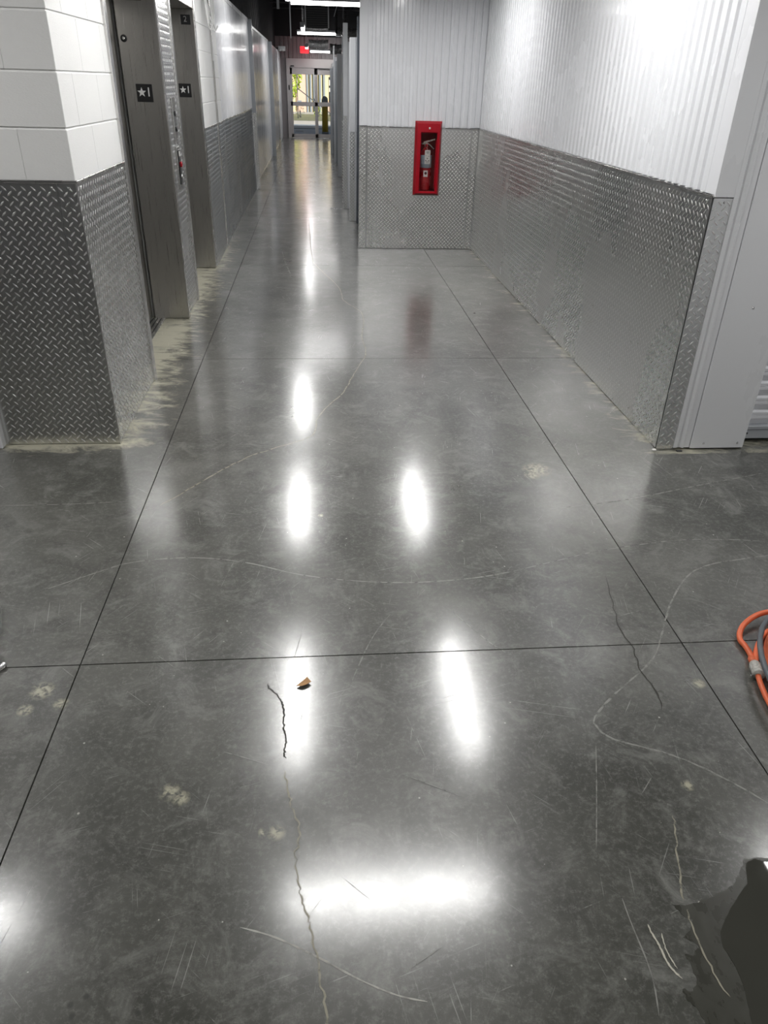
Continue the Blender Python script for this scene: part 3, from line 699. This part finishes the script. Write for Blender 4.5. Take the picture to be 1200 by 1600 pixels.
def leaf(x0, x1, y):
    l = obj('door_leaf', MB().box((x0, y, 0.01), (x0 + .07, y + .045, 2.0), .003).box((x1 - .07, y, 0.01), (x1, y + .045, 2.0), .003)
            .box((x0, y, 0.01), (x1, y + .045, .12), .003).box((x0, y, .93), (x1, y + .045, 1.05), .003).box((x0, y, 1.82), (x1, y + .045, 2.0), .003), M_alu, d1)
    obj('glass_pane', B((x0 + .06, y + .02, .11), (x1 - .06, y + .026, .94)), M_glass, l)
    obj('glass_pane', B((x0 + .06, y + .02, 1.04), (x1 - .06, y + .026, 1.83)), M_glass, l)
leaf(-.77, .075, 27.53); leaf(.04, .86, 27.585)
obj('sensor', B((-.74, 27.46, 2.03), (-.63, 27.5, 2.06), .004), M_black, d1)
obj('handle', B((-.82, 27.48, 1.38), (-.79, 27.5, 1.52), .004), M_black, d1)
obj('threshold', B((-.88, 27.5, 0), (.94, 27.75, .008)), M_silver, d1)
obj('header_slot', B((.12, 27.497, 1.985), (.86, 27.5, 2.0)), M_black, d1)

# ================================================================ LIGHTS
def strip_light(x, y, z, along, label, group, w=.060):
    t = thing('strip_light', (x, y, z), label, 'ceiling light', group)
    L2 = .61
    def bx(a, b, dz0, dz1, hw, bev=.004):
        return B((x - hw, y + a, z + dz0), (x + hw, y + b, z + dz1), bev) if along == 'y' else B((x + a, y - hw, z + dz0), (x + b, y + hw, z + dz1), bev)
    obj('housing', bx(-L2, L2, .045, .085, w + .006), M_white2, t)
    # rounded lens
    pr = [(w, .045), (w * .72, -.002), (-w * .72, -.002), (-w, .045)]
    mb = MB(); n = len(pr)
    P = lambda s, c: (x + c[0], y + s, z + c[1]) if along == 'y' else (x + s, y + c[0], z + c[1])
    mb.add([P(-L2 + .015, c) for c in pr] + [P(L2 - .015, c) for c in pr], [(i, i + 1, n + i + 1, n + i) if along == 'y' else (n + i, n + i + 1, i + 1, i) for i in range(n - 1)])
    obj('lit_lens', mb, M_tube, t)
    al = bpy.data.lights.new('tube_lamp', 'AREA'); al.shape = 'RECTANGLE'; al.size = 1.18; al.size_y = w * 1.7
    al.color = (1.0, .99, .972); al.energy = TUBE * al.size * al.size_y * math.pi * 1.15
    ao = bpy.data.objects.new('tube_lamp', al); COL.objects.link(ao); ao.parent = t; ao.location = (0, 0, -.004)
    if along == 'y': ao.rotation_euler = (0, 0, math.pi / 2)
    for s in (-1, 1):
        obj('end_cap', bx(min(s * L2, s * (L2 - .015)), max(s * L2, s * (L2 - .015)), -.006, .05, w + .004, .003), M_white2, t)
        px, py = (x, y + s * .45) if along == 'y' else (x + s * .45, y)
        obj('hanger', MB().tube([(px, py, z + .085), (px, py, 3.95)], .003, 5), M_silver, t)
    return t
H = 2.45
strip_light(.35, 2.56, H, 'x', 'strip light across the cross aisle, mirrored widest in the near floor', 'overhead strip lights')
strip_light(-2.32, 2.56, H, 'x', 'strip light over the left arm of the cross aisle', 'overhead strip lights')
strip_light(3.24, 2.56, H, 'x', 'strip light over the right arm of the cross aisle', 'overhead strip lights')
strip_light(-4.9, 2.56, H, 'x', 'added unseen strip light at the far left of the cross aisle, for fill', 'overhead strip lights')  # added lamp out of view, extra illumination along the aisle
strip_light(-.23, 4.15, H, 'y', 'left strip light of the nearer lobby pair', 'overhead strip lights')
strip_light(1.03, 4.15, H, 'y', 'right strip light of the nearer lobby pair', 'overhead strip lights')
strip_light(-.26, 7.12, H, 'y', 'left strip light of the farther lobby pair', 'overhead strip lights')
strip_light(1.03, 7.12, H, 'y', 'right strip light of the farther lobby pair, before the back wall', 'overhead strip lights')
strip_light(-.26, 10.1, H, 'y', 'lengthwise strip light at the mouth of the corridor', 'overhead strip lights')
strip_light(.28, 13.15, 2.6, 'x', 'nearest crosswise strip light in the corridor, longest in view', 'overhead strip lights', w=.042)
strip_light(.24, 20.2, 2.56, 'x', 'second crosswise strip light in the corridor, past the hanging duct', 'overhead strip lights', w=.042)
strip_light(.50, 26.6, 2.40, 'x', 'last crosswise strip light, beside the red exit sign', 'overhead strip lights', w=.042)
strip_light(-.22, 18.6, 2.58, 'y', 'lengthwise strip light seen end-on left of the duct', 'overhead strip lights', w=.042)
strip_light(-.20, 25.2, 2.46, 'y', 'small strip light seen end-on above the exit sign', 'overhead strip lights', w=.042)
strip_light(-.23, -1.0, H, 'y', 'added left fill light, strip-shaped, unseen behind the camera', 'overhead strip lights')  # added fill lamp, left of the unseen pair behind the camera
strip_light(1.03, -1.0, H, 'y', 'added right fill light, strip-shaped, unseen behind the camera', 'overhead strip lights')  # added fill lamp, right of the same unseen pair

# ================================================================ corridor overhead items
es = thing('exit_sign', (-.29, 26.9, 2.39), 'small red lit exit sign hanging before the far wall', 'sign')
obj('sign_box', B((-.41, 26.9, 2.38), (-.15, 26.95, 2.56), .004), M_exit, es)
text('lettering', 'EXIT', .12, (-.28, 26.898, 2.47), M_red, es)
obj('stem', MB().tube([(-.28, 26.925, 2.56), (-.28, 26.925, 3.95)], .008, 8), M_black, es)
du = thing('supply_duct', (.07, 16, 2.4), 'hanging dark-faced air duct with foil wrap, between the first two corridor lights', 'duct')
fb = obj('dark_grille', B((-.13, 16.02, 2.47), (.275, 16.06, 2.80)), M_roof, du)
for k in range(9): obj('louvre', B((-.125, 16.0, 2.485 + k * .034), (.27, 16.03, 2.495 + k * .034)), M_joist, fb)
obj('side_strip', B((-.145, 15.99, 2.47), (-.125, 16.06, 2.82), .002), M_white2, du)
obj('side_strip', B((.27, 15.99, 2.47), (.29, 16.06, 2.82), .002), M_white2, du)
def foil(x0, x1, y0, y1, zc, r, n=30, seed=1, m=M_foil, name='foil_wrap', parent=None):
    rr = random.Random(seed); vs = []; fs = []; k = 14
    for i in range(n + 1):
        t = i / n; sag = -.015 * math.sin(math.pi * t)
        for j in range(k):
            a = 2 * math.pi * j / k; q = r * (1 + .07 * math.sin(i * 2.1) + rr.uniform(-.06, .06))
            vs.append((x0 + (x1 - x0) * t, y0 + (y1 - y0) * t + q * math.cos(a), zc + sag + q * math.sin(a)))
    for i in range(n):
        for j in range(k): fs.append((i * k + j, i * k + (j + 1) % k, (i + 1) * k + (j + 1) % k, (i + 1) * k + j))
    return obj(name, MB().add(vs, fs, True), m, parent)
foil(-.13, .275, 16.1, 16.1, 2.465, .03, 18, 3, parent=du)
for x in (-.13, .28): obj('hanger', MB().tube([(x, 16.04, 2.8), (x, 16.04, 3.5)], .006, 6), M_silver, du)
fd = thing('foil_duct', (.1, 22, 2.3), 'crinkled silver foil duct behind the second corridor light', 'duct')
foil(-.12, .38, 22.6, 22.6, 2.47, .10, 30, 5, parent=fd)
obj('hanger', MB().tube([(.1, 22.6, 2.55), (.1, 22.6, 3.5)], .008, 6), M_silver, fd)
fe = thing('foil_duct', (.8, 18, 2.4), 'silver foil duct above the right unit wall', 'duct')
foil(.47, 1.6, 18.3, 18.6, 2.53, .08, 24, 6, parent=fe)
obj('hanger', MB().tube([(1.0, 18.45, 2.6), (1.0, 18.45, 3.5)], .008, 6), M_silver, fe)
ff = thing('foil_duct', (.8, 24, 2.4), 'farther silver foil duct at right, beside the last light', 'duct')
foil(.45, 1.5, 24, 24.2, 2.42, .12, 24, 8, parent=ff)
obj('hanger', MB().tube([(.9, 24.1, 2.5), (.9, 24.1, 3.5)], .008, 6), M_silver, ff)
dp = tag(obj('drop_pipe', MB().tube([(.43, 16.4, 3.5), (.43, 16.4, 2.46), (.43, 16.42, 2.42)], .022, 10), M_black), 'black pipe dropping from the roof right of the hanging duct', 'pipe')
sp = tag(obj('slanted_strap', MB().tube([(.44, 15.6, 2.83), (.37, 15.6, 2.62)], .007, 6).tube([(.44, 15.6, 2.83), (.44, 15.6, 3.5)], .003, 5), M_white2), 'short pale slanted strap hanging beside the black pipe', 'strap')
hb = thing('hanging_bracket', (-.6, 15.5, 2.7), 'pale flat bracket hanging at top left of the corridor', 'bracket')
obj('flat_bar', B((-.62, 15.5, 2.70), (-.575, 15.52, 3.5), .002), M_white2, hb)
hc_ = thing('hanging_bracket', (-.6, 21.4, 2.5), 'small pale bracket hanging left of the second corridor light', 'bracket')
obj('flat_bar', B((-.56, 21.4, 2.53), (-.53, 21.42, 3.5), .002), M_white2, hc_)
el = thing('emergency_light', (-.92, 26.2, 2.4), 'small white twin-lens box high on the left near the exit door', 'emergency light')
obj('body', B((-1.05, 26.0, 2.40), (-.84, 26.1, 2.52), .01), M_white2, el)
for y in (26.0,): 
    for x in (-.99, -.90): obj('lamp_head', MB().lathe((x, y, 2.42), [(.03, 0), (.035, -.03), (.03, -.035)], 14, 'y'), M_signwhite, el)
obj('wall_arm', B((-1.26, 26.03, 2.44), (-1.04, 26.07, 2.48)), M_joist, el)
cb = thing('cable_loops', (-.93, 8.3, 2.02), 'loops of white cable hanging over the block wall past the lifts', 'cable')
for k in range(4):
    dy = .05 * k; zb = 2.02 + .035 * k; w = .05 + .012 * k
    c = spline([(-1.0 + .02 * k, 8.2 + dy, 2.75), (-.985, 8.2 + dy, 2.35), (-.96, 8.2 + dy, zb + .05), (-.945, 8.22 + dy + w, zb), (-.94, 8.26 + dy + 2 * w, zb + .06), (-.96, 8.28 + dy + 2 * w, 2.4), (-1.0, 8.3 + dy + 2 * w, 2.75)], 8)
    obj('loop', MB().tube(c, .006, 7), M_signwhite, cb)
obj('cable_clip', B((-1.006, 8.15, 2.70), (-.96, 8.75, 2.76), .004), M_silver, cb)
obj('loose_end', MB().tube(spline([(-.95, 8.5, 2.08), (-.935, 8.6, 2.03), (-.93, 8.7, 2.07)], 6), .005, 6), M_signwhite, cb)

# ================================================================ SMALL THINGS ON THE FLOOR
# dry leaf scrap
lf = MB(); pts = [(-.020, -.010), (-.006, .004), (.004, .012), (.012, .022), (.017, .012), (.024, .003), (.014, -.006), (.002, -.013), (-.008, -.014)]
top = [(-.073 + x * 1.05, 1.716 + y * 1.05, .004 + .005 * math.sin(40 * x + 1) + .12 * abs(y)) for x, y in pts]
n = len(top); bot = [(x, y, z - .0008) for x, y, z in top]
cen = (-.068, 1.717, .0065)
lf.add(top + bot + [cen, (cen[0], cen[1], cen[2] - .0008)], [(i, (i + 1) % n, 2 * n) for i in range(n)] + [((i + 1) % n + n, i + n, 2 * n + 1) for i in range(n)] + [(i, i + n, (i + 1) % n + n, (i + 1) % n) for i in range(n)])
lo = tag(obj('dry_leaf', lf, M_leaf), 'torn scrap of brown dry leaf on the floor left of centre', 'leaf')
# white crumb at the wall corner
tag(obj('plaster_crumb', B((1.716, 3.335, 0), (1.735, 3.350, .010), .002), M_paper), 'small white crumb on the floor at the right wall corner', 'debris')
tag(obj('metal_scrap', B((1.842, 3.325, 0), (1.872, 3.340, .006), .002), M_black), 'small dark scrap on the floor before the white jamb trim', 'debris')
tag(obj('floor_latch', MB().box((.22, 11.70, 0), (.39, 11.715, .006), .001).box((.19, 11.695, 0), (.235, 11.73, .009), .002), M_silver), 'thin metal strip lying across the corridor floor at right', 'debris')
tag(obj('floor_clip', B((.452, 9.87, 0), (.50, 9.90, .008), .001), M_silver), 'short metal clip on the floor beside the back wall edge', 'debris')

# hose and cord coil at the right edge
oc = thing('extension_cord', (1.70, 1.72, 0), 'coil of thick orange cord with a clouded plug end, at the right edge', 'cord')
def coil(cx_, cy_, rx, ry, z, tilt, n=40, ph=0., a0=0., a1=2 * math.pi, wob=.01):
    out = []
    for i in range(n + 1):
        a = a0 + (a1 - a0) * i / n
        out.append((cx_ + rx * math.cos(a), cy_ + ry * math.sin(a), z + tilt * (1 + math.cos(a + ph)) + wob * math.sin(3 * a + ph)))
    return out
for k, (cx_, rx, ry, z) in enumerate(((1.675, .335, .46, .012), (1.69, .315, .45, .028), (1.70, .30, .42, .045), (1.70, .27, .40, .060), (1.72, .25, .37, .074))):
    obj('coil_turn', MB().tube(coil(cx_, 1.46 + .006 * k, rx, ry, z, .005, 52, .7 * k, wob=.004), .0088, 10), M_orange, oc)
end = spline([(1.66, 1.96, .030), (1.565, 1.951, .035), (1.509, 1.935, .032), (1.452, 1.900, .026), (1.420, 1.866, .018), (1.406, 1.832, .013), (1.408, 1.804, .012), (1.405, 1.768, .012), (1.399, 1.745, .013), (1.393, 1.728, .014)], 7)
obj('cord_end', MB().tube(end, .0095, 12), M_orange, oc)
obj('strain_relief', MB().tube([(1.396, 1.740, .014), (1.390, 1.714, .015)], .0125, 12), M_orange, oc)
pg = obj('plug', MB().tube([(1.391, 1.716, .016), (1.390, 1.712, .016), (1.386, 1.700, .018), (1.376, 1.662, .019), (1.374, 1.656, .019)], lambda t: .012 + .007 * min(1, t * 2.2), 14), M_plug, oc)
obj('prong', B((1.350, 1.658, .012), (1.358, 1.662, .018)), M_silver, pg)
rh = thing('rubber_hose', (1.70, 1.5, 0), 'dark grey hose looped over the orange cord at the right edge', 'hose')
for k, (cx_, rx, ry, z) in enumerate(((1.680, .335, .465, .070), (1.70, .30, .44, .095))):
    obj('hose_turn', MB().tube(coil(cx_, 1.47, rx, ry, z, .008, 52, 1. + k, wob=.004), .0092, 10), M_rubber, rh)

# clear film with a silver fitting at the left edge
bg = thing('clear_bag', (-1.10, 1.98, 0), 'crumpled clear plastic film bag at the left edge of the floor', 'bag')
rr = random.Random(4); vs = []; fs = []; nu, nv = 12, 14
for i in range(nu + 1):
    for j in range(nv):
        t = i / nu; a = 2 * math.pi * j / nv; w = (.012 + .16 * t ** .8) * (1 + rr.uniform(-.12, .12))
        vs.append((-1.045 - .20 * t + w * .6 * math.cos(a), 1.86 + .30 * t + w * .35 * math.cos(a + 1), max(.002, .016 + (.02 + .11 * t * (1.15 - t)) * (1 + math.sin(a)) + rr.uniform(-.006, .006))))
for i in range(nu):
    for j in range(nv): fs.append((i * nv + j, i * nv + (j + 1) % nv, (i + 1) * nv + (j + 1) % nv, (i + 1) * nv + j))
obj('film', MB().add(vs, fs, False), M_bag, bg)
sf = thing('silver_fitting', (-1.02, 1.83, 0), 'small silver cylindrical fitting on the floor at the left edge', 'fitting')
obj('barrel', MB().tube([(-1.036, 1.812, .011), (-1.034, 1.815, .011), (-1.012, 1.848, .011), (-1.010, 1.851, .011)], lambda t: .0105 if .05 < t < .95 else .009, 16), M_silver, sf)
obj('stem', MB().tube([(-1.045, 1.87, .012), (-1.03, 1.835, .02)], .0025, 8), M_silver, sf)

# puddle
def wob(poly, k, amp, seed):
    rr = random.Random(seed); P = [Vector((x, y, 0)) for x, y in poly]; out = []
    for i in range(len(P)):
        a, b = P[i], P[(i + 1) % len(P)]; nn = Vector((-(b - a).y, (b - a).x, 0)).normalized()
        for j in range(k):
            q = a.lerp(b, j / k) + nn * rr.uniform(-amp, amp) * (0 if j == 0 else 1); out.append((q.x, q.y))
    return out
pd = thing('puddle', (1.0, .8, 0), 'dark glossy puddle with a ragged damp rim in the near right corner', 'puddle')
damp = [(1.45, 1.10), (1.067, 1.046), (1.011, 1.050), (.985, 1.02), (.959, .992), (.916, .970), (.87, .955), (.823, .945), (.782, .949), (.795, .925), (.815, .91), (.80, .887), (.775, .872), (.800, .855), (.785, .835), (.764, .838), (.768, .805), (.763, .779), (.748, .762), (.728, .768), (.728, .745), (.743, .725), (.75, .69), (.76, .60), (1.45, .55)]
obj('damp_rim', MB().prism(wob(damp, 4, .003, 3), .0001, .0006), M_damp, pd)
wet = [(1.44, 1.085), (1.12, 1.045), (1.06, 1.036), (1.035, 1.048), (1.008, 1.036), (.985, .985), (.945, .955), (.915, .93), (.885, .90), (.862, .872), (.855, .845), (.862, .81), (.86, .77), (.85, .73), (.842, .70), (.84, .58), (1.44, .57)]
obj('water_surface', MB().prism(wob(wet, 3, .0012, 5), .0006, .0014), M_wet, pd)

# ================================================================ OUTSIDE THE GLASS DOOR
gr = struct('ground_outside', B((-20, 27.76, -.25), (20, 37.0, -.02)), M_asphalt, 'pale blue-grey asphalt drive outside the door', 'ground')
obj('paving_strip', B((-20, 33.6, -.02), (20, 33.75, -.01)), M_groove, gr)
obj('drain_cover', B((-.75, 31.6, -.02), (-.45, 32.2, -.012)), M_bluegrey, gr)
obj('kerb', B((-20, 37.0, -.2), (20, 37.3, .12), .01), M_kerb, gr)
vg = struct('verge_outside', B((-20, 37.3, -.2), (20, 45, .12)), M_grass, 'grass verge before the striped building', 'ground')
bd = thing('striped_building', (0, 45.2, 0), 'cream and blue-grey striped building across the drive, seen through the glass door', 'building')
obj('wall', B((-12, 45.2, 0), (12, 46, 5)), M_cream, bd)
obj('pink_bay', B((-.95, 45.05, .1), (-.45, 45.2, 5)), M_brickp, bd)
obj('pink_base', B((.6, 45.05, .1), (1.4, 45.2, .75)), M_brickp, bd)
for x in (-.42, -.24, -.05, .26, .47, .9, -1.5, -1.9, 1.2):
    obj('grey_stripe', B((x, 45.02, .1), (x + .10, 45.2, 5)), M_bluegrey, bd)
obj('base_course', B((-12, 45.0, .1), (12, 45.2, .22)), M_kerb, bd)
sg = thing('board_sign', (.80, 43, 0), 'black and white upright board sign outside, right of the yellow bollard', 'sign')
obj('board', B((.72, 43, .6), (.98, 43.05, 1.85)), M_black, sg)
for z, h in ((1.48, .25), (1.2, .18)): obj('white_mark', B((.745, 42.985, z), (.83, 43, z + h)), M_paper, sg)
obj('leg', B((.74, 43, .12), (.78, 43.05, .6)), M_black, sg)
bo = thing('bollard', (.366, 30.4, 0), 'yellow bollard with a pale rounded cap outside the glass door', 'bollard')
obj('post', MB().lathe((.366, 30.4, -.03), [(.11, 0), (.11, 1.0)], 24), M_yellow, bo)
obj('cap', MB().lathe((.366, 30.4, .97), [(.115, 0), (.115, .10), (.095, .17), (.05, .21), (.01, .22)], 24), M_kerb, bo)
obj('base_ring', MB().lathe((.366, 30.4, -.02), [(.125, 0), (.125, .07)], 24), M_kerb, bo)
pb = thing('braced_pole', (-.78, 39.5, 0), 'thin dark pole with a long slanting brace outside the left door leaf', 'pole')
obj('pole', MB().tube([(-.79, 39.5, 0), (-.79, 39.5, 2.6)], .02, 8), M_darksteel, pb)
obj('brace', MB().tube([(-.79, 39.5, 1.36), (.04, 39.5, .80), (.95, 39.5, .22)], .02, 8), M_darksteel, pb)
obj('meter_box', B((-.80, 39.42, .70), (-.60, 39.5, .86), .01), M_bluegrey, pb)
def bush(name, c, r, n, label, cat, m, seed):
    rr = random.Random(seed); mb = MB()
    for _ in range(n):
        d = Vector((rr.gauss(0, 1), rr.gauss(0, 1), rr.gauss(0, 1))).normalized() * r * rr.uniform(.55, 1) ** .6
        p = Vector(c) + Vector((d.x, d.y, d.z * 1.3)); a = Vector((rr.uniform(-1, 1), rr.uniform(-1, 1), rr.uniform(-1, 1))).normalized(); b2 = a.cross(Vector((rr.uniform(-1, 1), rr.uniform(-1, 1), rr.uniform(-1, 1)))).normalized(); s = r * .11
        mb.add([p - a * s, p + b2 * s * .5, p + a * s, p - b2 * s * .5], [(0, 1, 2, 3)])
    t = thing(name, (c[0], c[1], .1), label, cat)
    obj('foliage', mb, m, t)['kind'] = 'stuff'
    obj('trunk', MB().tube([(c[0], c[1], .05), (c[0] + .03, c[1], c[2] * .6), (c[0], c[1], c[2])], lambda t: .06 - .03 * t, 8), M_joist, t)
bush('tree', (-1.35, 41.5, 1.75), .75, 900, 'bright yellow-green tree seen through the upper left glass pane', 'tree', M_leafy, 1)
bush('shrub', (-.72, 40.6, .42), .24, 250, 'low shrub seen through the lower left glass pane', 'shrub', M_grass, 2)
bush('shrub', (.15, 42, .3), .22, 200, 'low plant beside the bollard outside the door', 'shrub', M_leafy, 3)
